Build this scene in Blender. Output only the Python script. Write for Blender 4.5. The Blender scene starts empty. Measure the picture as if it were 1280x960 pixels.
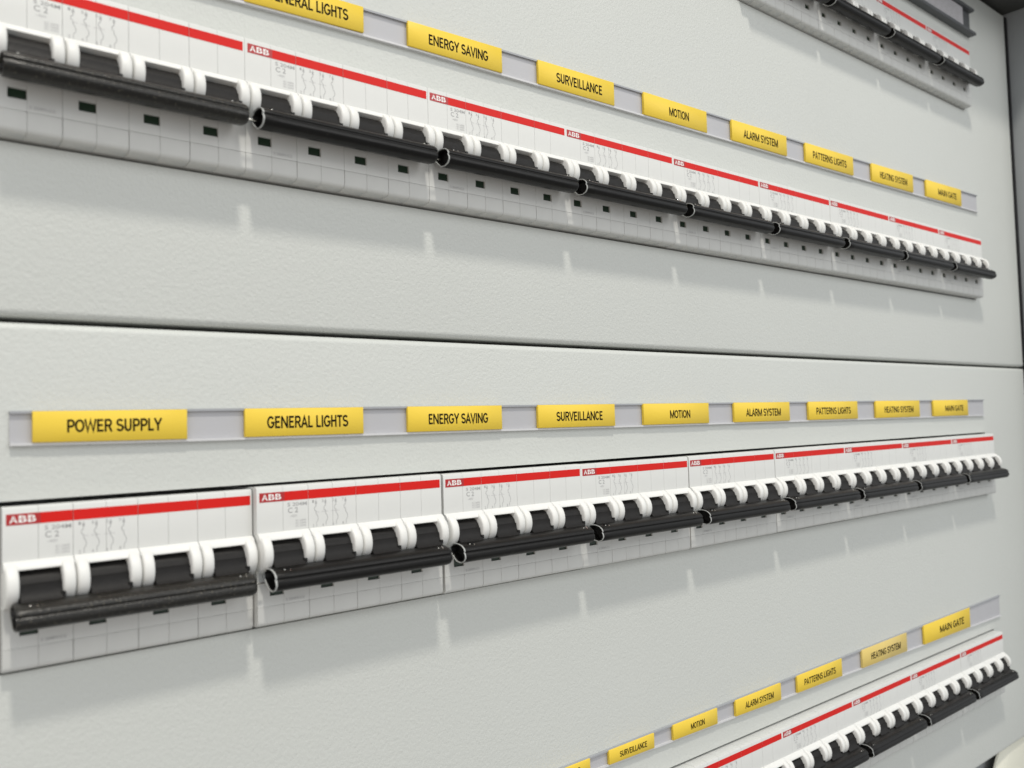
import bpy, bmesh, math, random
from mathutils import Vector, Matrix

S = 0.001                      # everything below is written in millimetres
sc = bpy.context.scene
C = sc.collection
random.seed(7)

# ---------------------------------------------------------------- camera
cam = bpy.data.cameras.new('camera')
cam_o = bpy.data.objects.new('camera', cam)
C.objects.link(cam_o)
yaw, pitch, roll = 0.6897544, 0.0453271, -0.0288674
fw = Vector((math.sin(yaw) * math.cos(pitch), math.cos(yaw) * math.cos(pitch), math.sin(pitch)))
r0 = Vector((math.cos(yaw), -math.sin(yaw), 0))
u0 = r0.cross(fw)
cr, sr = math.cos(roll), math.sin(roll)
rt = cr * r0 + sr * u0
up = -sr * r0 + cr * u0
M = Matrix(((rt.x, up.x, -fw.x), (rt.y, up.y, -fw.y), (rt.z, up.z, -fw.z))).to_4x4()
M.translation = Vector((-38.42, -257.46, 38.53)) * S
cam_o.matrix_world = M
cam.sensor_width = 36
cam.lens = 36 * 1060.9 / 1280
cam.clip_start = 0.01
cam.clip_end = 20
cam.dof.use_dof = True
cam.dof.focus_distance = 0.37
cam.dof.aperture_fstop = 15
sc.camera = cam_o

# ---------------------------------------------------------------- light
w = bpy.data.worlds.new('World')
sc.world = w
w.use_nodes = True
bg = w.node_tree.nodes['Background']
# a plain room: bright ceiling and walls, dimmer floor
wt = w.node_tree
wtc = wt.nodes.new('ShaderNodeTexCoord')
wsp = wt.nodes.new('ShaderNodeSeparateXYZ')
wrp = wt.nodes.new('ShaderNodeValToRGB')
wmr = wt.nodes.new('ShaderNodeMapRange')
wmr.inputs[1].default_value = -1
wmr.inputs[2].default_value = 1
wt.links.new(wtc.outputs['Generated'], wsp.inputs[0])
wt.links.new(wsp.outputs['Z'], wmr.inputs[0])
wt.links.new(wmr.outputs[0], wrp.inputs[0])
wrp.color_ramp.elements[0].position = 0.25
wrp.color_ramp.elements[0].color = (0.36, 0.36, 0.35, 1)
wrp.color_ramp.elements[1].position = 0.62
wrp.color_ramp.elements[1].color = (0.93, 0.97, 1.0, 1)
wt.links.new(wrp.outputs[0], bg.inputs[0])
bg.inputs[1].default_value = 0.86


def area(name, loc, target, size, energy, col):
    l = bpy.data.lights.new(name, 'AREA')
    l.shape = 'RECTANGLE'
    l.size, l.size_y = size[0] * S, size[1] * S
    l.energy = energy
    l.color = col
    o = bpy.data.objects.new(name, l)
    C.objects.link(o)
    o.location = Vector(loc) * S
    o.rotation_euler = (Vector(target) * S - o.location).to_track_quat('-Z', 'Y').to_euler()
    return o


area('ceiling_lamp', (-60, -760, 1540), (250, 0, 80), (110, 110), 16.0, (1.0, 0.95, 0.86))
area('room_lamp', (900, -1300, 900), (400, 0, 50), (900, 600), 5.0, (1.0, 0.98, 0.95))
area('added_warm_fill', (-900, -900, -250), (0, 0, 0), (600, 600), 2.0, (1.0, 0.78, 0.60))  # unseen weak fill, added to tint the left side warm

sc.view_settings.view_transform = 'Standard'
sc.view_settings.look = 'None'
sc.view_settings.exposure = 0
sc.view_settings.gamma = 1
sc.render.engine = 'CYCLES'


# ---------------------------------------------------------------- materials
def mat(name, col, rough=0.5, metal=0.0, spec=0.5, bump=None, var=0.0, vscale=60, coat=0.0, speck=None):
    m = bpy.data.materials.new(name)
    m.use_nodes = True
    nt = m.node_tree
    b = nt.nodes['Principled BSDF']
    b.inputs['Base Color'].default_value = (*col, 1)
    b.inputs['Roughness'].default_value = rough
    b.inputs['Metallic'].default_value = metal
    b.inputs['Specular IOR Level'].default_value = spec
    b.inputs['Coat Weight'].default_value = coat
    tc = nt.nodes.new('ShaderNodeTexCoord')
    src = 'Object'
    if var:
        n = nt.nodes.new('ShaderNodeTexNoise')
        n.inputs['Scale'].default_value = vscale
        n.inputs['Detail'].default_value = 5
        nt.links.new(tc.outputs[src], n.inputs['Vector'])
        mx = nt.nodes.new('ShaderNodeMix')
        mx.data_type = 'RGBA'
        mx.inputs[6].default_value = (*[c * (1 - var) for c in col], 1)
        mx.inputs[7].default_value = (*[min(1, c * (1 + var)) for c in col], 1)
        nt.links.new(n.outputs['Fac'], mx.inputs[0])
        last = mx.outputs[2]
        if speck:
            n2 = nt.nodes.new('ShaderNodeTexNoise')
            n2.inputs['Scale'].default_value = speck[0]
            n2.inputs['Detail'].default_value = 3
            nt.links.new(tc.outputs[src], n2.inputs['Vector'])
            rp = nt.nodes.new('ShaderNodeMapRange')
            rp.inputs[1].default_value = speck[1]
            rp.inputs[2].default_value = speck[1] + 0.08
            nt.links.new(n2.outputs['Fac'], rp.inputs[0])
            mx2 = nt.nodes.new('ShaderNodeMix')
            mx2.data_type = 'RGBA'
            nt.links.new(last, mx2.inputs[6])
            mx2.inputs[7].default_value = (*speck[2], 1)
            nt.links.new(rp.outputs[0], mx2.inputs[0])
            last = mx2.outputs[2]
        nt.links.new(last, b.inputs['Base Color'])
    if bump:
        prev = None
        for sc_, st, dist in bump:
            n = nt.nodes.new('ShaderNodeTexNoise')
            n.inputs['Scale'].default_value = sc_
            n.inputs['Detail'].default_value = 2.5
            nt.links.new(tc.outputs[src], n.inputs['Vector'])
            bp = nt.nodes.new('ShaderNodeBump')
            bp.inputs['Strength'].default_value = st
            bp.inputs['Distance'].default_value = dist * S
            nt.links.new(n.outputs['Fac'], bp.inputs['Height'])
            if prev:
                nt.links.new(prev, bp.inputs['Normal'])
            prev = bp.outputs['Normal']
        nt.links.new(prev, b.inputs['Normal'])
    return m


PAINT = mat('textured_grey_paint', (0.592, 0.608, 0.58), 0.42, spec=0.45,
            bump=[(900, 0.6, 0.27), (2300, 0.5, 0.13)], var=0.03, vscale=9)
FRAME = mat('frame_grey_paint', (0.29, 0.305, 0.315), 0.6, bump=[(500, 0.4, 0.2)], var=0.08, vscale=20)
DARK = mat('dark_interior', (0.012, 0.012, 0.013), 0.9)
PLATE = mat('light_grey_plastic', (0.655, 0.66, 0.64), 0.42, var=0.035, vscale=90, bump=[(2500, 0.25, 0.03)])
COVER = mat('pale_grey_plastic', (0.60, 0.605, 0.585), 0.5, var=0.05, vscale=120, bump=[(2500, 0.3, 0.03)])
FIN = mat('white_plastic', (0.77, 0.77, 0.745), 0.5, var=0.03, vscale=150)
BLACK = mat('black_plastic', (0.0075, 0.0070, 0.0066), 0.36, spec=0.22, var=0.35, vscale=300, bump=[(1800, 0.35, 0.06)],
            speck=(900, 0.68, (0.03, 0.028, 0.024)))
TOGGLE = mat('black_toggle_plastic', (0.010, 0.009, 0.0085), 0.5, spec=0.25, var=0.4, vscale=400, bump=[(900, 0.5, 0.12)])
RED = mat('red_print', (0.66, 0.012, 0.008), 0.5, spec=0.25, var=0.05, vscale=200)
REDD = mat('dark_red_print', (0.42, 0.018, 0.02), 0.4)
WHITE = mat('white_print', (0.86, 0.85, 0.83), 0.5)
INK = mat('grey_ink', (0.36, 0.36, 0.36), 0.6)
INKL = mat('pale_grey_ink', (0.46, 0.46, 0.46), 0.6)
GREEN = mat('dark_green_window', (0.016, 0.035, 0.018), 0.3)
STEEL = mat('bright_steel', (0.75, 0.73, 0.68), 0.18, metal=1.0)
RING = mat('grey_rim', (0.40, 0.41, 0.40), 0.35)
RAIL = mat('grey_rail_plastic', (0.47, 0.47, 0.49), 0.42, var=0.04, vscale=60)
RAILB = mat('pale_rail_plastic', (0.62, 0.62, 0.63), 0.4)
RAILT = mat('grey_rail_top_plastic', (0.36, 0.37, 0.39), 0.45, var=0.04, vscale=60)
YEL = mat('yellow_plastic', (0.84, 0.60, 0.065), 0.45, spec=0.3, var=0.04, vscale=70, bump=[(900, 0.2, 0.05)])
YEL_GLARE = mat('glare_toned_yellow_plastic', (0.74, 0.56, 0.17), 0.36, var=0.06, vscale=70)  # paler yellow: glare on the glossy label put into its colour
TXT = mat('black_lettering', (0.014, 0.011, 0.006), 0.7, spec=0.1)
HOLD = mat('dark_grey_aluminium', (0.10, 0.105, 0.11), 0.45, metal=0.3, var=0.1, vscale=80)
CARD = mat('white_card', (0.44, 0.43, 0.45), 0.6, var=0.04, vscale=90)
CREAM = mat('cream_plastic', (0.78, 0.77, 0.66), 0.4, var=0.05, vscale=40, bump=[(700, 0.3, 0.1)])


# ---------------------------------------------------------------- helpers
def to_mesh(name, bm, mats, angle=35):
    for v in bm.verts:
        v.co *= S
    bmesh.ops.recalc_face_normals(bm, faces=bm.faces)
    me = bpy.data.meshes.new(name)
    bm.to_mesh(me)
    bm.free()
    for m in (mats if isinstance(mats, (list, tuple)) else [mats]):
        me.materials.append(m)
    me.polygons.foreach_set('use_smooth', [True] * len(me.polygons))
    me.set_sharp_from_angle(angle=math.radians(angle))
    return me


def link(name, me, parent=None, loc=None):
    o = bpy.data.objects.new(name, me)
    C.objects.link(o)
    if parent:
        o.parent = parent
    if loc:
        o.location = Vector(loc) * S
    return o


def tag(o, label=None, cat=None, group=None, kind=None):
    if label: o['label'] = label
    if cat: o['category'] = cat
    if group: o['group'] = group
    if kind: o['kind'] = kind
    return o


def loft(bm, sections, mi=0, cap=True):
    """sections: list of (x, [(y, z), ...]) joined along X"""
    rings = []
    for x, pr in sections:
        rings.append([bm.verts.new((x, y, z)) for y, z in pr])
    n = len(rings[0])
    for a, b in zip(rings, rings[1:]):
        for i in range(n):
            f = bm.faces.new((a[i], a[(i + 1) % n], b[(i + 1) % n], b[i]))
            f.material_index = mi
    if cap:
        for rg in (rings[0], rings[-1]):
            f = bm.faces.new(rg)
            f.material_index = mi
    return rings


def prism(bm, pr, x0, x1, mi=0):
    return loft(bm, [(x0, pr), (x1, pr)], mi)


def box(bm, x0, x1, y0, y1, z0, z1, mi=0, bev=0):
    if bev:
        pr = [(y1, z0), (y0 + bev, z0), (y0, z0 + bev), (y0, z1 - bev), (y0 + bev, z1), (y1, z1)]
        pi = [(y1, z0 + bev * .8), (y0 + bev, z0 + bev * .8), (y0 + bev, z0 + bev), (y0 + bev, z1 - bev),
              (y0 + bev, z1 - bev * .8), (y1, z1 - bev * .8)]
        return loft(bm, [(x0, pi), (x0 + bev, pr), (x1 - bev, pr), (x1, pi)], mi)
    return prism(bm, [(y0, z0), (y0, z1), (y1, z1), (y1, z0)], x0, x1, mi)


def tube(bm, a, b, r, n=10, mi=0):
    a, b = Vector(a), Vector(b)
    d = (b - a).normalized()
    s = d.orthogonal().normalized()
    t = d.cross(s)
    ra = [bm.verts.new(a + r * (math.cos(k * 2 * math.pi / n) * s + math.sin(k * 2 * math.pi / n) * t)) for k in range(n)]
    rb = [bm.verts.new(b + r * (math.cos(k * 2 * math.pi / n) * s + math.sin(k * 2 * math.pi / n) * t)) for k in range(n)]
    for k in range(n):
        bm.faces.new((ra[k], ra[(k + 1) % n], rb[(k + 1) % n], rb[k])).material_index = mi
    bm.faces.new(ra).material_index = mi
    bm.faces.new(rb).material_index = mi


def text_raw(s, bold=0.0, sp=1.0):
    """unit-box text: list of 3D verts (u, v) and faces"""
    cu = bpy.data.curves.new('t', 'FONT')
    cu.body = s
    cu.size = 1.0
    cu.offset = bold
    cu.space_character = sp
    cu.resolution_u = 3
    o = bpy.data.objects.new('t', cu)
    C.objects.link(o)
    dg = bpy.context.evaluated_depsgraph_get()
    me = bpy.data.meshes.new_from_object(o.evaluated_get(dg))
    vs = [v.co.copy() for v in me.vertices]
    fs = [tuple(p.vertices) for p in me.polygons]
    bpy.data.objects.remove(o)
    bpy.data.meshes.remove(me)
    bpy.data.curves.remove(cu)
    x0 = min(v.x for v in vs); x1 = max(v.x for v in vs)
    y0 = min(v.y for v in vs); y1 = max(v.y for v in vs)
    return [((v.x - x0) / (x1 - x0), (v.y - y0) / (y1 - y0)) for v in vs], fs


def text_into(bm, s, fn, bold=0.0, sp=1.0, mi=0):
    """fn(u, v) -> 3D point for the unit text box"""
    vs, fs = text_raw(s, bold, sp)
    bv = [bm.verts.new(fn(u, v)) for u, v in vs]
    for f in fs:
        try:
            bm.faces.new([bv[i] for i in f]).material_index = mi
        except ValueError:
            pass


def stroke(bm, pts, wd, y, mi=0):
    """flat line of width wd through (x, z) points at depth y"""
    for (xa, za), (xb, zb) in zip(pts, pts[1:]):
        d = Vector((xb - xa, zb - za))
        if d.length < 1e-6: continue
        n = Vector((-d.y, d.x)).normalized() * wd / 2
        q = [(xa + n.x, za + n.y), (xb + n.x, zb + n.y), (xb - n.x, zb - n.y), (xa - n.x, za - n.y)]
        bm.faces.new([bm.verts.new((px, y, pz)) for px, pz in q]).material_index = mi


def copy_tree(o, parent=None):
    c = o.copy()
    C.objects.link(c)
    c.parent = parent
    for ch in o.children:
        copy_tree(ch, c)
    return c


# ---------------------------------------------------------------- rows
ROWZ = {0: 304.4, 1: 162.25, 2: 18.33, 3: -124.67}
ROWX = {0: -5.5, 1: -2.76, 2: 0.0, 3: -3.07}
KS = {0: range(5, 9), 1: range(0, 9), 2: range(0, 9), 3: range(3, 9)}
EDGE = 711.9
DOORZ = 70.6
PY = 6.0                                  # front face of the sheet-metal panels


# ---------------------------------------------------------------- panels
def panel(name, x0, x1, z0, z1, slots, label):
    r = 2.2
    steps = [0, 0.15, 0.5, 1.0, 1.6, 2.2]
    xs = set([x0 + s for s in steps] + [x1 - s for s in steps])
    zs = set([z0 + s for s in steps] + [z1 - s for s in steps])
    for a, b, c, d in slots:
        xs |= {a, b}; zs |= {c, d}
    x = x0
    while x < x1 - 5:
        x += 60; xs.add(min(x, x1 - 3))
    xs = sorted(xs); zs = sorted(zs)
    bm = bmesh.new()

    def dep(d):
        return 0 if d >= r else r - math.sqrt(max(0, r * r - (r - d) ** 2))
    V = {}

    def v(i, j):
        if (i, j) not in V:
            d = min(xs[i] - x0, x1 - xs[i], zs[j] - z0, z1 - zs[j])
            V[i, j] = bm.verts.new((xs[i], PY + dep(d), zs[j]))
        return V[i, j]

    def hole(i, j):
        if not (0 <= i < len(xs) - 1 and 0 <= j < len(zs) - 1): return False
        cx = (xs[i] + xs[i + 1]) / 2; cz = (zs[j] + zs[j + 1]) / 2
        return any(a < cx < b and c < cz < d for a, b, c, d in slots)
    B = {}

    def back(i, j):
        if (i, j) not in B:
            d = v(i, j).co
            B[i, j] = bm.verts.new((d.x, PY + (1.8 if 3 < i < len(xs) - 4 and 3 < j < len(zs) - 4 else 14), d.z))
        return B[i, j]
    for i in range(len(xs) - 1):
        for j in range(len(zs) - 1):
            if hole(i, j): continue
            bm.faces.new((v(i, j), v(i + 1, j), v(i + 1, j + 1), v(i, j + 1)))
            for (di, dj, p, q) in ((-1, 0, (i, j), (i, j + 1)), (1, 0, (i + 1, j), (i + 1, j + 1)),
                                   (0, -1, (i, j), (i + 1, j)), (0, 1, (i, j + 1), (i + 1, j + 1))):
                ni, nj = i + di, j + dj
                out = not (0 <= ni < len(xs) - 1 and 0 <= nj < len(zs) - 1)
                if out or hole(ni, nj):
                    bm.faces.new((v(*p), v(*q), back(*q), back(*p)))
    o = link(name, to_mesh(name, bm, PAINT, 50))
    tag(o, label, 'panel')
    return o


def slot(r):
    ks = list(KS[r])
    return (ks[0] * 70 - 1.6 + ROWX[r], 630.9 + ROWX[r], ROWZ[r] - 42.9, ROWZ[r] + 2.9)


panel('front_panel', -170, EDGE, DOORZ + 0.75, 359.6, [slot(0), slot(1)],
      'upper light grey textured metal panel above the long horizontal gap')
panel('front_panel', -170, EDGE, -211.2, DOORZ - 0.75, [slot(2), slot(3)],
      'lower light grey textured metal panel under the long horizontal gap')

bm = bmesh.new()
box(bm, -180, 760, 46, 50, -300, 420)
tag(link('cabinet_interior', to_mesh('cabinet_interior', bm, DARK)), kind='structure')

root = bpy.data.objects.new('cabinet_frame', None)
C.objects.link(root)
root.location = Vector((714, 6, 0)) * S
tag(root, 'dark grey steel frame of the cabinet framing the panels at top and right', 'frame')


def fpart(name, *b, m=None):
    bm = bmesh.new()
    box(bm, *[q - c for q, c in zip(b[:6], (714, 714, 6, 6, 0, 0))])
    bmesh.ops.bevel(bm, geom=bm.edges[:], offset=0.8, segments=2, affect='EDGES')
    return link(name, to_mesh(name, bm, m or FRAME), root)


fpart('side_post', 716.2, 800, -40, 44, -330, 362.3)
fpart('top_beam', -180, 800, -52, 44, 362.5, 440, m=mat('shade_toned_frame_paint', (0.055, 0.056, 0.052), 0.6, bump=[(500, 0.4, 0.2)], var=0.1, vscale=20))  # frame paint with the shade under the beam put into its colour
fpart('bottom_beam', -180, 713, 22, 44, -330, -214)

fpart('gap_shade_strip', 712.6, 717.2, 5.6, 10, -211, 359, m=mat('gap_shade_black', (0.01, 0.01, 0.012), 0.7))  # added black strip standing in for the shaded gap beside the post

# cream rounded cover below the right end of the lower panel
bm = bmesh.new()
prof = [(a_ * 69 / 61, b_ * .3) for a_, b_ in [(0, 0), (20, 0), (40, 1), (52, 4), (58, 9), (61, 16), (61.3, 20), (0, 20)]]
n = 40
rings = []
for rr, dd in prof:
    rings.append([bm.verts.new((rr * math.cos(a * 2 * math.pi / n), dd, rr * math.sin(a * 2 * math.pi / n)))
                  if rr > 0 else None for a in range(n)])
ca = bm.verts.new((0, 0, 0)); cb = bm.verts.new((0, 20 * .3, 0))
for a in range(n):
    b = (a + 1) % n
    bm.faces.new((ca, rings[1][a], rings[1][b]))
    bm.faces.new((cb, rings[-2][a], rings[-2][b]))
    for p, q in zip(rings[1:-2], rings[2:-1]):
        bm.faces.new((p[a], p[b], q[b], q[a]))
o = link('round_cover', to_mesh('round_cover', bm, CREAM, 40), None, (690, 9, -270))
tag(o, 'cream rounded plastic cover peeking out below the lower right corner of the panel', 'cover')


# ---------------------------------------------------------------- circuit breaker
FC = (0.86, -18.9)
FR = 6.06


def fin_prof(e):
    pts = []
    for k in range(11):
        a = math.radians(98 + (236 - 98) * k / 10)
        pts.append((FC[0] + (FR - e) * math.cos(a), FC[1] + (FR - e) * math.sin(a)))
    return [(3.6, -13)] + pts + [(-1.2 + e, -24.6), (0.5, -25.0), (3.6, -25.2)]


# housing of one pole, 17.5 mm wide
bm = bmesh.new()
prism(bm, [(30, 1.7), (0.6, 1.7), (0.6, -12.9), (5.2, -13.6), (5.2, -24.6), (1.7, -25), (1.7, -41), (4.8, -41.9), (30, -41.9)],
      0.06, 17.44, 0)
up_pr = [(3, 1.95), (1.1, 1.95), (0.35, 1.7), (0, 1.1), (0, -12.7), (3, -12.7)]
prism(bm, up_pr, 0.05, 8.71, 0)
prism(bm, up_pr, 8.79, 17.45, 0)
lip = [(3, -12.6), (0.02, -12.55), (-0.6, -12.75), (-1.5, -13.4), (-2.2, -14.3), (-2.25, -14.75), (-1.9, -14.95), (4.8, -16.0), (4.8, -12.6)]
prism(bm, lip, 0.12, 17.38, 1)
for x0, x1 in ((0.2, 3.45), (14.05, 17.3)):
    loft(bm, [(x0, fin_prof(.75)), (x0 + .18, fin_prof(.25)), (x0 + .5, fin_prof(0)), (x1 - .5, fin_prof(0)),
              (x1 - .18, fin_prof(.25)), (x1, fin_prof(.75))], 1)
box(bm, 3.4, 14.1, 0.32, 5.1, -25.4, -24.2, 0)
box(bm, 0.05, 4.1, .3, 1.8, -35.5, -24.6, 0)
box(bm, 4.1, 8.72, .3, 1.8, -29.5, -24.6, 0)
box(bm, 4.1, 8.72, .3, 1.8, -35.5, -32.4, 0)
box(bm, 8.78, 17.45, .3, 1.8, -35.5, -24.6, 0)
ME_POLE = to_mesh('pole_housing', bm, [PLATE, FIN], 40)

bm = bmesh.new()
cov = [(3, -35.56), (0.4, -35.56), (0.3, -35.66), (0.3, -40.2), (0.5, -41.0), (1.2, -41.55), (2.8, -41.8), (5.5, -42), (5.5, -35.56)]
cin = [(3, -35.6), (0.5, -35.6), (0.36, -35.7), (0.36, -40.2), (0.56, -40.98), (1.26, -41.5), (2.85, -41.74), (5.5, -41.95), (5.5, -35.6)]
loft(bm, [(0, cin), (.07, cov), (8.58, cov), (8.65, cin)])
ME_COVER = to_mesh('terminal_cover', bm, COVER, 40)

bm = bmesh.new()
tp = [(5.1, -15.9), (2.6, -15.4), (0.6, -15.3), (-1.0, -15.9), (-2.3, -17.1), (-2.9, -18.5), (-3.4, -18.6), (-3.6, -20.0), (-4.1, -21.4), (-5.1, -22.5),
      (-6.5, -23.6), (-6.5, -27.6), (-3, -26.6), (0, -24.4), (5.1, -24)]
ti = [(y + .25 if y < 4 else y, z) for y, z in tp]
loft(bm, [(3.5, ti), (3.7, tp), (13.8, tp), (14.0, ti)])
box(bm, 13.5, 14.6, -4.7, -1.5, -22.6, -21.2, 0)
box(bm, 3.3, 4.0, -4.4, -1.5, -22.8, -21.6, 0)
ME_TOGGLE = to_mesh('toggle', bm, TOGGLE, 30)

bm = bmesh.new()
box(bm, 4.0, 8.75, 1.15, 1.72, -32.5, -29.4)
box(bm, 4.5, 8.3, 0.95, 1.2, -32.1, -29.9)
ME_WINDOW = to_mesh('status_window', bm, GREEN)


def band_mesh(x0, x1):
    bm = bmesh.new()
    box(bm, x0, x1, -0.06, 0.02, -2.95, 0, 0)
    return to_mesh('red_band', bm, RED)


ME_BAND = {'first': band_mesh(0.95, 17.43), 'mid': band_mesh(0.07, 17.43), 'last': band_mesh(0.07, 16.9)}

# tie bar over the four toggles
raw = [(-1.0, -23.9), (-3.6, -22.9), (-6.2, -22.8), (-8.4, -23.3), (-9.9, -24.3), (-10.4, -25.3), (-10.0, -25.8), (-10.5, -26.3), (-10.8, -27.7),
       (-9.8, -29.1), (-7.6, -29.8), (-5.0, -29.4), (-3.0, -27.8), (-1.0, -26)]
cen = (-7.4, -26.2)


def chaikin(p):
    q = []
    for (a, b), (c, d) in zip(p, p[1:] + p[:1]):
        q += [(a * .84 + c * .16, b * .84 + d * .16), (a * .16 + c * .84, b * .16 + d * .84)]
    return q


rp = chaikin(raw)


def scl(k):
    return [(cen[0] + (y - cen[0]) * k, cen[1] + (z - cen[1]) * k) for y, z in rp]


bm = bmesh.new()
secs = [(3.4, scl(.72)), (1.7, scl(.8)), (1.65, scl(.93)), (2.2, scl(1))]
for k in range(1, 12):
    secs.append((2.2 + 63.6 * k / 12, scl(1 + random.uniform(-.006, .006))))
secs += [(65.8, scl(1)), (66.6, scl(.95)), (67.1, scl(.85)), (67.3, scl(.6))]
loft(bm, secs)
box(bm, 4.6, 7.4, -8.3, -7.6, -24.2, -22.8, 0)
ME_BAR = to_mesh('tie_bar', bm, BLACK, 28)
ME_WORN = ME_BAR.copy()
ME_WORN.materials[0] = mat('worn_black_plastic', (0.013, 0.012, 0.010), 0.33, spec=0.4, var=0.5, vscale=260,
                           bump=[(1500, 0.9, 0.16)], speck=(1500, 0.62, (0.09, 0.08, 0.06)))

bm = bmesh.new()
rings = []
for x, k in ((1.95, .96), (1.45, 1.015), (1.3, .99), (1.3, .93), (1.55, .90), (2.1, .88)):
    rings.append([bm.verts.new((x, y, z)) for y, z in scl(k)])
m = len(rings[0])
for a, b in zip(rings, rings[1:]):
    for i in range(m):
        bm.faces.new((a[i], a[(i + 1) % m], b[(i + 1) % m], b[i]))
ME_RING = to_mesh('end_rim', bm, RING, 60)

bm = bmesh.new()
tube(bm, (66.9, -5.6, -26.8), (71.4, -5.6, -26.8), .3)
ME_PIN = to_mesh('link_pin', bm, STEEL)

bm = bmesh.new()
for x in (5.2, 62.5):
    bmesh.ops.create_uvsphere(bm, u_segments=8, v_segments=6, radius=.3, matrix=Matrix.Translation((x, -8.3, -23.35)))
    tube(bm, (x + 1.7, -8.9, -23.7), (x + 1.9, -7.7, -22.95), .14, 6)
ME_RIVET = to_mesh('clip_rivets', bm, STEEL)

# printing
bm = bmesh.new()
box(bm, 0.95, 9.3, -.075, -.055, -2.95, 0, 0)
LZ0, LZ1 = -2.4, -0.5


def logo(i, s):
    x0 = 1.7 + i * 2.25
    text_into(bm, s, lambda u, v: (x0 + u * 2.0, -.09, LZ0 + v * (LZ1 - LZ0)), bold=.035, mi=1)


for i, s in enumerate('ABB'):
    logo(i, s)
box(bm, 1.6, 8.4, -.1, -.092, -1.5, -1.38, 0)
for i in range(3):
    box(bm, 2.65 + i * 2.25, 2.77 + i * 2.25, -.1, -.0925, -2.4, -0.5, 0)
ME_LOGO = to_mesh('maker_emblem', bm, [REDD, WHITE])

bm = bmesh.new()


def put(s, x0, x1, z0, z1, bold=0, mi=0):
    text_into(bm, s, lambda u, v: (x0 + u * (x1 - x0), -.03, z0 + v * (z1 - z0)), bold=bold, mi=mi)


put('S 204M', 10.3, 17.0, -4.9, -3.7, .012)
put('C 2', 10.4, 13.9, -7.0, -5.3, .012)
put('~400V', 10.9, 13.6, -8.4, -7.6, 0, 1)
for k in range(3):
    put('IEC 60898', 13.0, 16.6, -9.9 - k * .85, -9.3 - k * .85, 0, 1)
for i, x in enumerate((20.2, 23.6, 27.4, 31.0)):
    put(str(2 * i + 1), x - 1.3, x - .7, -4.4, -3.5)
    put(str(2 * i + 2), x - 1.3, x - .7, -12.3, -11.4)
    stroke(bm, [(x, -3.4), (x, -4.2)], .16, -.03)
    stroke(bm, [(x - .4, -4.0), (x + .4, -4.8)], .16, -.03)
    stroke(bm, [(x - .4, -4.8), (x + .4, -4.0)], .16, -.03)
    stroke(bm, [(x, -4.6), (x, -5.6), (x - .55, -5.9), (x - .55, -6.8), (x, -7.1), (x, -8.0)], .16, -.03)
    stroke(bm, [(x, -8.0), (x + .5, -8.7), (x + .75, -9.5), (x + .6, -10.3), (x + .1, -10.9), (x + .1, -12.2)], .16, -.03)
stroke(bm, [(20.2, -7.5), (21.4, -7.5)], .12, -.03, 1)
stroke(bm, [(22.2, -7.5), (24.6, -7.5)], .12, -.03, 1)
stroke(bm, [(25.6, -7.5), (28.6, -7.5)], .12, -.03, 1)
put('S 204M-C2', 9.3, 15.6, -34.6, -33.8, 0, 1)
ME_PRINT = to_mesh('printed_marking', bm, [INK, INKL])


def make_breaker():
    t = bpy.data.objects.new('circuit_breaker', None)
    C.objects.link(t)
    for p in range(4):
        h = link('pole_housing', ME_POLE, t, (17.5 * p, 0, 0))
        link('toggle', ME_TOGGLE, h)
        link('status_window', ME_WINDOW, h)
        link('red_band', ME_BAND['first' if p == 0 else 'last' if p == 3 else 'mid'], h)
        link('terminal_cover', ME_COVER, h, (0.08, 0, 0))
        link('terminal_cover', ME_COVER, h, (8.79, 0, 0))
    link('maker_emblem', ME_LOGO, t)
    link('printed_marking', ME_PRINT, t)['kind'] = 'stuff'
    b = link('tie_bar', ME_BAR, t)
    link('end_rim', ME_RING, b)
    link('link_pin', ME_PIN, b)
    link('clip_rivets', ME_RIVET, b)
    return t


def arc(cx, cy, rx, ry, a0, a1, n=9):
    return [(cx + rx * math.cos(math.radians(a0 + (a1 - a0) * k / n)), cy + ry * math.sin(math.radians(a0 + (a1 - a0) * k / n)))
            for k in range(n + 1)]


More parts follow.
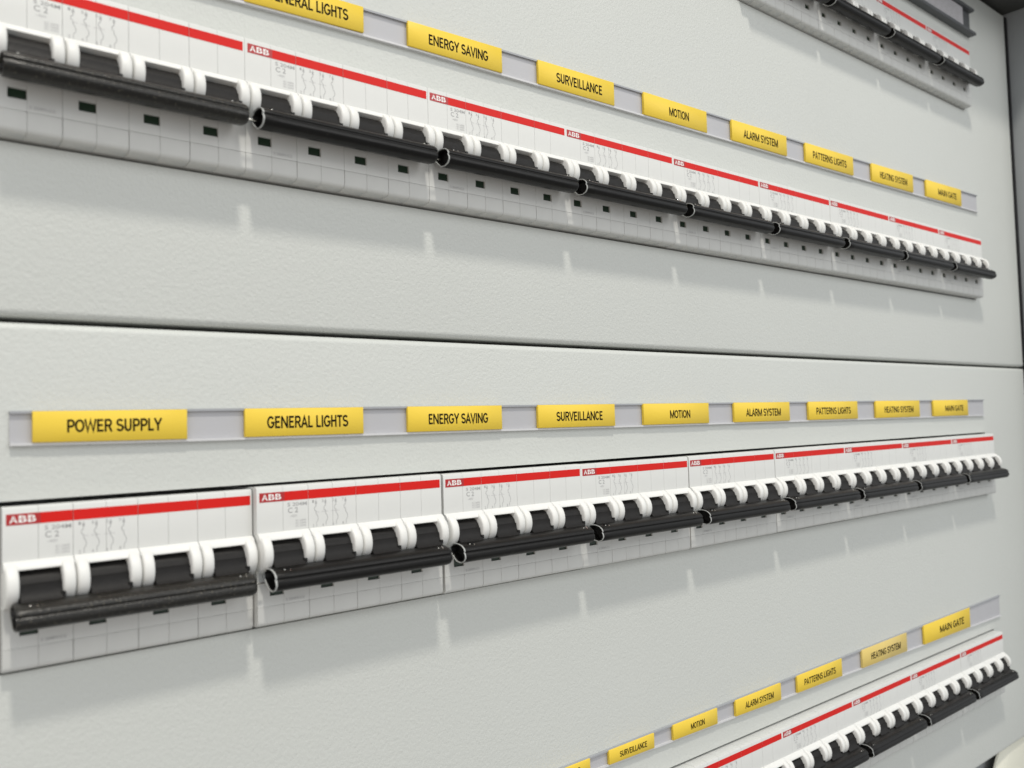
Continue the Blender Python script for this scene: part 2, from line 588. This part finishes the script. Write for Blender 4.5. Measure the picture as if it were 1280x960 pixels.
T_ = .088                                  # half stroke; letters are 1 high, centre lines inset by it
b_, t_ = T_, 1 - T_
GLYPH = {   # advance width, polylines
    'A': (.72, [[(.05, 0.0), (.36, t_), (.67, 0.0)], [(.17, .32), (.55, .32)]]),
    'C': (.72, [arc(.38, .5, .29, .415, 40, 320, 16)]),
    'E': (.64, [[(.6, b_), (.14, b_), (.14, t_), (.58, t_)], [(.14, .52), (.54, .52)]]),
    'G': (.78, [arc(.40, .5, .31, .415, 40, 330, 16) + [(.69, .46), (.42, .46)]]),
    'H': (.74, [[(.14, 0), (.14, 1)], [(.60, 0), (.60, 1)], [(.14, .53), (.60, .53)]]),
    'I': (.30, [[(.15, 0), (.15, 1)]]),
    'L': (.60, [[(.14, 1), (.14, b_), (.57, b_)]]),
    'M': (.98, [[(.13, 0), (.13, 1)], [(.15, .9), (.49, .12), (.83, .9)], [(.85, 0), (.85, 1)]]),
    'N': (.84, [[(.13, 0), (.13, 1)], [(.15, .92), (.69, .08)], [(.71, 0), (.71, 1)]]),
    'O': (.80, [arc(.40, .5, .315, .415, 0, 360, 22)]),
    'P': (.68, [[(.14, 0), (.14, t_), (.40, t_)] + arc(.40, .685, .20, .23, 90, -90, 8) + [(.14, .455)]]),
    'R': (.73, [[(.14, 0), (.14, t_), (.42, t_)] + arc(.42, .70, .19, .215, 90, -90, 8) + [(.14, .485)], [(.40, .485), (.66, 0)]]),
    'S': (.68, [arc(.34, .71, .23, .205, 25, 270, 12) + arc(.34, .295, .25, .21, 90, -160, 12)[1:]]),
    'T': (.64, [[(.02, t_), (.62, t_)], [(.32, 0), (.32, t_)]]),
    'U': (.74, [[(.14, 1), (.14, .34)] + arc(.37, .34, .23, .255, 180, 360, 10) + [(.60, 1)]]),
    'V': (.70, [[(.05, 1), (.35, .07), (.65, 1)]]),
    'W': (.98, [[(.05, 1), (.26, .07), (.49, .9), (.72, .07), (.93, 1)]]),
    'Y': (.70, [[(.04, 1), (.35, .45), (.66, 1)], [(.35, .45), (.35, 0)]]),
    ' ': (.30, []),
}


def letter_into(bm, s, fn):
    total = sum(GLYPH[c][0] for c in s)
    x = 0
    for c in s:
        wd, lines = GLYPH[c]
        for pl in lines:
            L, Rr = [], []
            n = len(pl)
            closed = (Vector(pl[0]) - Vector(pl[-1])).length < 1e-4
            for i in range(n):
                p = Vector(pl[i])
                a = Vector(pl[i - 1]) if i else (Vector(pl[-2]) if closed else None)
                b = Vector(pl[i + 1]) if i < n - 1 else (Vector(pl[1]) if closed else None)
                d1 = (p - a).normalized() if a is not None else None
                d2 = (b - p).normalized() if b is not None else None
                d1 = d1 if d1 is not None else d2
                d2 = d2 if d2 is not None else d1
                n1 = Vector((-d1.y, d1.x)); n2 = Vector((-d2.y, d2.x))
                mv = n1 + n2
                mv = n1 if mv.length < 1e-3 else mv.normalized()
                k = T_ / max(.42, mv.dot(n1))
                L.append(p + mv * k); Rr.append(p - mv * k)
            vl = [bm.verts.new(fn((x + q.x) / total, q.y)) for q in L]
            vr = [bm.verts.new(fn((x + q.x) / total, q.y)) for q in Rr]
            for i in range(n - 1):
                bm.faces.new((vl[i], vl[i + 1], vr[i + 1], vr[i]))
        x += wd


TEXTS = ['POWER SUPPLY', 'GENERAL LIGHTS', 'ENERGY SAVING', 'SURVEILLANCE', 'MOTION', 'ALARM SYSTEM', 'PATTERNS LIGHTS',
         'HEATING SYSTEM', 'MAIN GATE']
ROWN = {0: 'top row, under the dark label holder', 1: 'second row, above the gap', 2: 'full row below the gap',
        3: 'bottom row at lower right'}
ORD = ['first', 'second', 'third', 'fourth', 'fifth', 'sixth', 'seventh', 'eighth', 'ninth']


def blabel(r, k):
    if r in (1, 2):
        ex = {0: ', leftmost, set slightly back' if r == 2 else ', cut by the photo edge',
              8: ', the rightmost'}.get(k, '')
        return '%s breaker from the left, %s%s' % (ORD[k], ROWN[r], ex)
    if k == 8:
        return 'rightmost four-pole breaker of the %s' % ROWN[r]
    return '%s four-pole breaker from the right in the %s' % (ORD[8 - k], ROWN[r])


proto = make_breaker()
for r in (2, 1, 3, 0):
    for k in KS[r]:
        o = copy_tree(proto) if (r, k) != (0, 8) else proto      # the last one placed is the original itself
        x, y, z = 70 * k + ROWX[r], random.uniform(-.12, .12), ROWZ[r] + random.uniform(-.12, .12)
        if (r, k) == (2, 0):
            x, y, z = 0.3, 2.6, ROWZ[r] - .33
        if (r, k) == (2, 1):
            x, z = 68.9, ROWZ[r] + .25
        if r == 2 and 4 <= k <= 7:
            x += (0, 0, 0, 0, .5, .9, .7, .4)[k]
        o.location = Vector((x, y, z)) * S
        if k == 0:
            bar = [c for c in o.children if c.name.startswith('tie_bar')][0]
            for c in list(bar.children):
                if c.name.startswith('end_rim'):
                    bpy.data.objects.remove(c)
            bar.data = ME_WORN
        o.scale = (.975, 1, 1) if (r, k) == (2, 0) else (1, 1, 1)
        o.rotation_euler = (0, random.uniform(-.0012, .0012), 0)
        tag(o, blabel(r, k), 'circuit breaker', 'four-pole circuit breakers in the cabinet')


# ---------------------------------------------------------------- label rails and yellow labels
def interp(pl, x):
    for (a, b), (c, d) in zip(pl, pl[1:]):
        if x <= c:
            return b + (d - b) * (x - a) / (c - a)
    (a, b), (c, d) = pl[-2:]
    return b + (d - b) * (x - a) / (c - a)


RAILS = {
    1: dict(x0=0, x1=636.5, top=[(0, 185.6), (113, 189.1), (243, 192.2), (450, 195.2), (637, 199.2)],
            bot=[(0, 174.9), (113, 178.9), (243, 180.6), (450, 183.0), (637, 186.0)],
            txt='grey label rail with yellow labels above the second row of breakers'),
    2: dict(x0=2.5, x1=629, top=[(0, 45.5), (630, 45.5)], bot=[(0, 36.1), (50, 35.6), (178, 35.2), (630, 33.4)],
            txt='long grey label rail with nine yellow labels just below the panel gap'),
    3: dict(x0=150, x1=638.5, top=[(150, -103.4), (640, -98.9)], bot=[(150, -108.6), (640, -114.2)],
            txt='grey label rail at lower right above the bottom row of breakers'),
}
LAB = {
    1: [(7.8, 49.2), (69.4, 113.1), (132, 176.8), (196.6, 242.7), (262.7, 310.3), (331, 381.2), (400.7, 453.4), (476.7, 531.5), (551.3, 606)],
    2: [(7.8, 49.2), (67.3, 109.7), (128, 171.5), (190.7, 235.5), (254.8, 302.3), (323.2, 372.9), (392, 445.3), (467.4, 525.6), (545.2, 599.3)],
    3: [None, None, (178.5, 213.7), (225.2, 254), (267.2, 299.9), (314.6, 353.3), (369.2, 414.8), (437.4, 492.4), (515.5, 585)],
}


def strip_sec(rl, x, ylo, yhi, a, b):
    """closed 4-point ring between fractions a..b of the rail height (0 bottom, 1 top) given in mm offsets"""
    zt, zb = interp(rl['top'], x), interp(rl['bot'], x)
    f = lambda q: (zb + q) if q < 6 and q >= 0 else (zt + q + 0.0) if q < 0 else zt
    return [(ylo, f(a)), (yhi, f(a)), (yhi, f(b)), (ylo, f(b))]


FRAC = [(.20, .82), (.17, .86), (.20, .84), (.22, .83), (.38, .70), (.20, .83), (.14, .85), (.18, .85), (.32, .86)]
HF = [(.30, .72), (.28, .72), (.28, .70), (.28, .69), (.28, .67), (.28, .67), (.29, .67), (.29, .66), (.30, .66)]

for r, rl in RAILS.items():
    root = bpy.data.objects.new('label_rail', None)
    C.objects.link(root)
    root.location = Vector((rl['x0'], PY, interp(rl['bot'], rl['x0']))) * S
    tag(root, rl['txt'], 'label rail', 'grey label rails on the panels')
    off = -Vector((rl['x0'], PY, interp(rl['bot'], rl['x0'])))
    xs = [rl['x0'] + (rl['x1'] - rl['x0']) * i / 14 for i in range(15)]

    def piece(name, y0, y1, a, b, m):
        bm = bmesh.new()
        loft(bm, [(x, strip_sec(rl, x, y0, y1, a, b)) for x in xs])
        for v in bm.verts: v.co += off
        link(name, to_mesh(name, bm, m, 30), root)
    piece('back_strip', PY - .5, PY - .05, .3, -.3, RAIL)
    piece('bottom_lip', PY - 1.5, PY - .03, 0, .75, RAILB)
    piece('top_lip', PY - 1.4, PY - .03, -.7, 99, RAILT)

    for k, ab in enumerate(LAB[r]):
        if not ab: continue
        if r == 1 and k == 0: continue
        a, b = ab
        zt = lambda x: interp(rl['top'], x) - .12
        zb = lambda x: interp(rl['bot'], x) + .8
        yf = PY - 2.1
        bm = bmesh.new()
        e = .08
        secs = []
        for x, i in ((a, e), (a + e, 0), ((a + b) / 2, 0), (b - e, 0), (b, e)):
            t_, b_ = zt(x), zb(x)
            secs.append((x, [(yf + 1.3, b_), (yf + e + i * .5, b_), (yf + i, b_ + e), (yf + i, t_ - e), (yf + e + i * .5, t_), (yf + 1.3, t_)]))
        loft(bm, secs)
        c = Vector((a, yf, zb(a)))
        for v in bm.verts: v.co -= c
        mt = YEL_GLARE if (r, k) in ((3, 7),) else YEL
        o = link('name_label', to_mesh('name_label', bm, mt, 60), None, c)
        o.rotation_euler = (0, 0, random.uniform(-.006, .006))
        where = {1: 'on the rail above the second row', 2: 'on the rail just below the panel gap', 3: 'on the lower right rail'}[r]
        if (r, k) == (3, 2):
            lb = 'yellow label cut off by the bottom edge, leftmost on the lower right rail'
        else:
            lb = 'yellow %slabel reading %s %s' % ('glare-toned ' if mt is YEL_GLARE else '', TEXTS[k], where)
        tag(o, lb, 'label', 'yellow name labels on the rails')
        u0_, u1_ = FRAC[k]
        v0_, v1_ = HF[k]
        bm = bmesh.new()

        def fn(u, v, a=a, b=b):
            x = a + (b - a) * (u0_ + (u1_ - u0_) * u)
            z = zb(x) + (zt(x) - zb(x)) * (v0_ + (v1_ - v0_) * v)
            return (x - c.x, -.03, z - c.z)
        letter_into(bm, TEXTS[k], fn)
        link('lettering', to_mesh('lettering', bm, TXT), o)

# dark label holder with a white card at the top right
root = bpy.data.objects.new('label_holder', None)
C.objects.link(root)
root.location = Vector((500, PY, 322)) * S
tag(root, 'dark grey aluminium label holder with a white printed card at the top right corner', 'label holder')


def hp(name, x0, x1, y0, y1, z0, z1, m, bev=.3):
    bm = bmesh.new()
    box(bm, x0 - 500, x1 - 500, y0 - PY, y1 - PY, z0 - 322, z1 - 322, 0, bev)
    return link(name, to_mesh(name, bm, m), root)


hp('back_strip', 500, 640, PY - 1.2, PY - .05, 323, 341, HOLD)
hp('bottom_lip', 500, 640.4, PY - 5.5, PY - .05, 321.2, 323.6, HOLD, .4)
hp('top_lip', 500, 640.4, PY - 5.0, PY - .05, 339.6, 342.0, HOLD, .5)
bm = bmesh.new()
box(bm, 50, 124, -3.0, -1.3, 2.2, 17.4, 0, .15)
cd = link('card', to_mesh('card', bm, CARD), root)
bm = bmesh.new()
for i in range(6):
    z = 15.2 - i * 2.0
    x = 60
    while x < 116:
        wd = random.uniform(2, 7)
        stroke(bm, [(x, z), (min(x + wd, 119), z)], .55, -3.03)
        x += wd + random.uniform(1.2, 4)
link('card_lettering', to_mesh('card_lettering', bm, INK), cd)
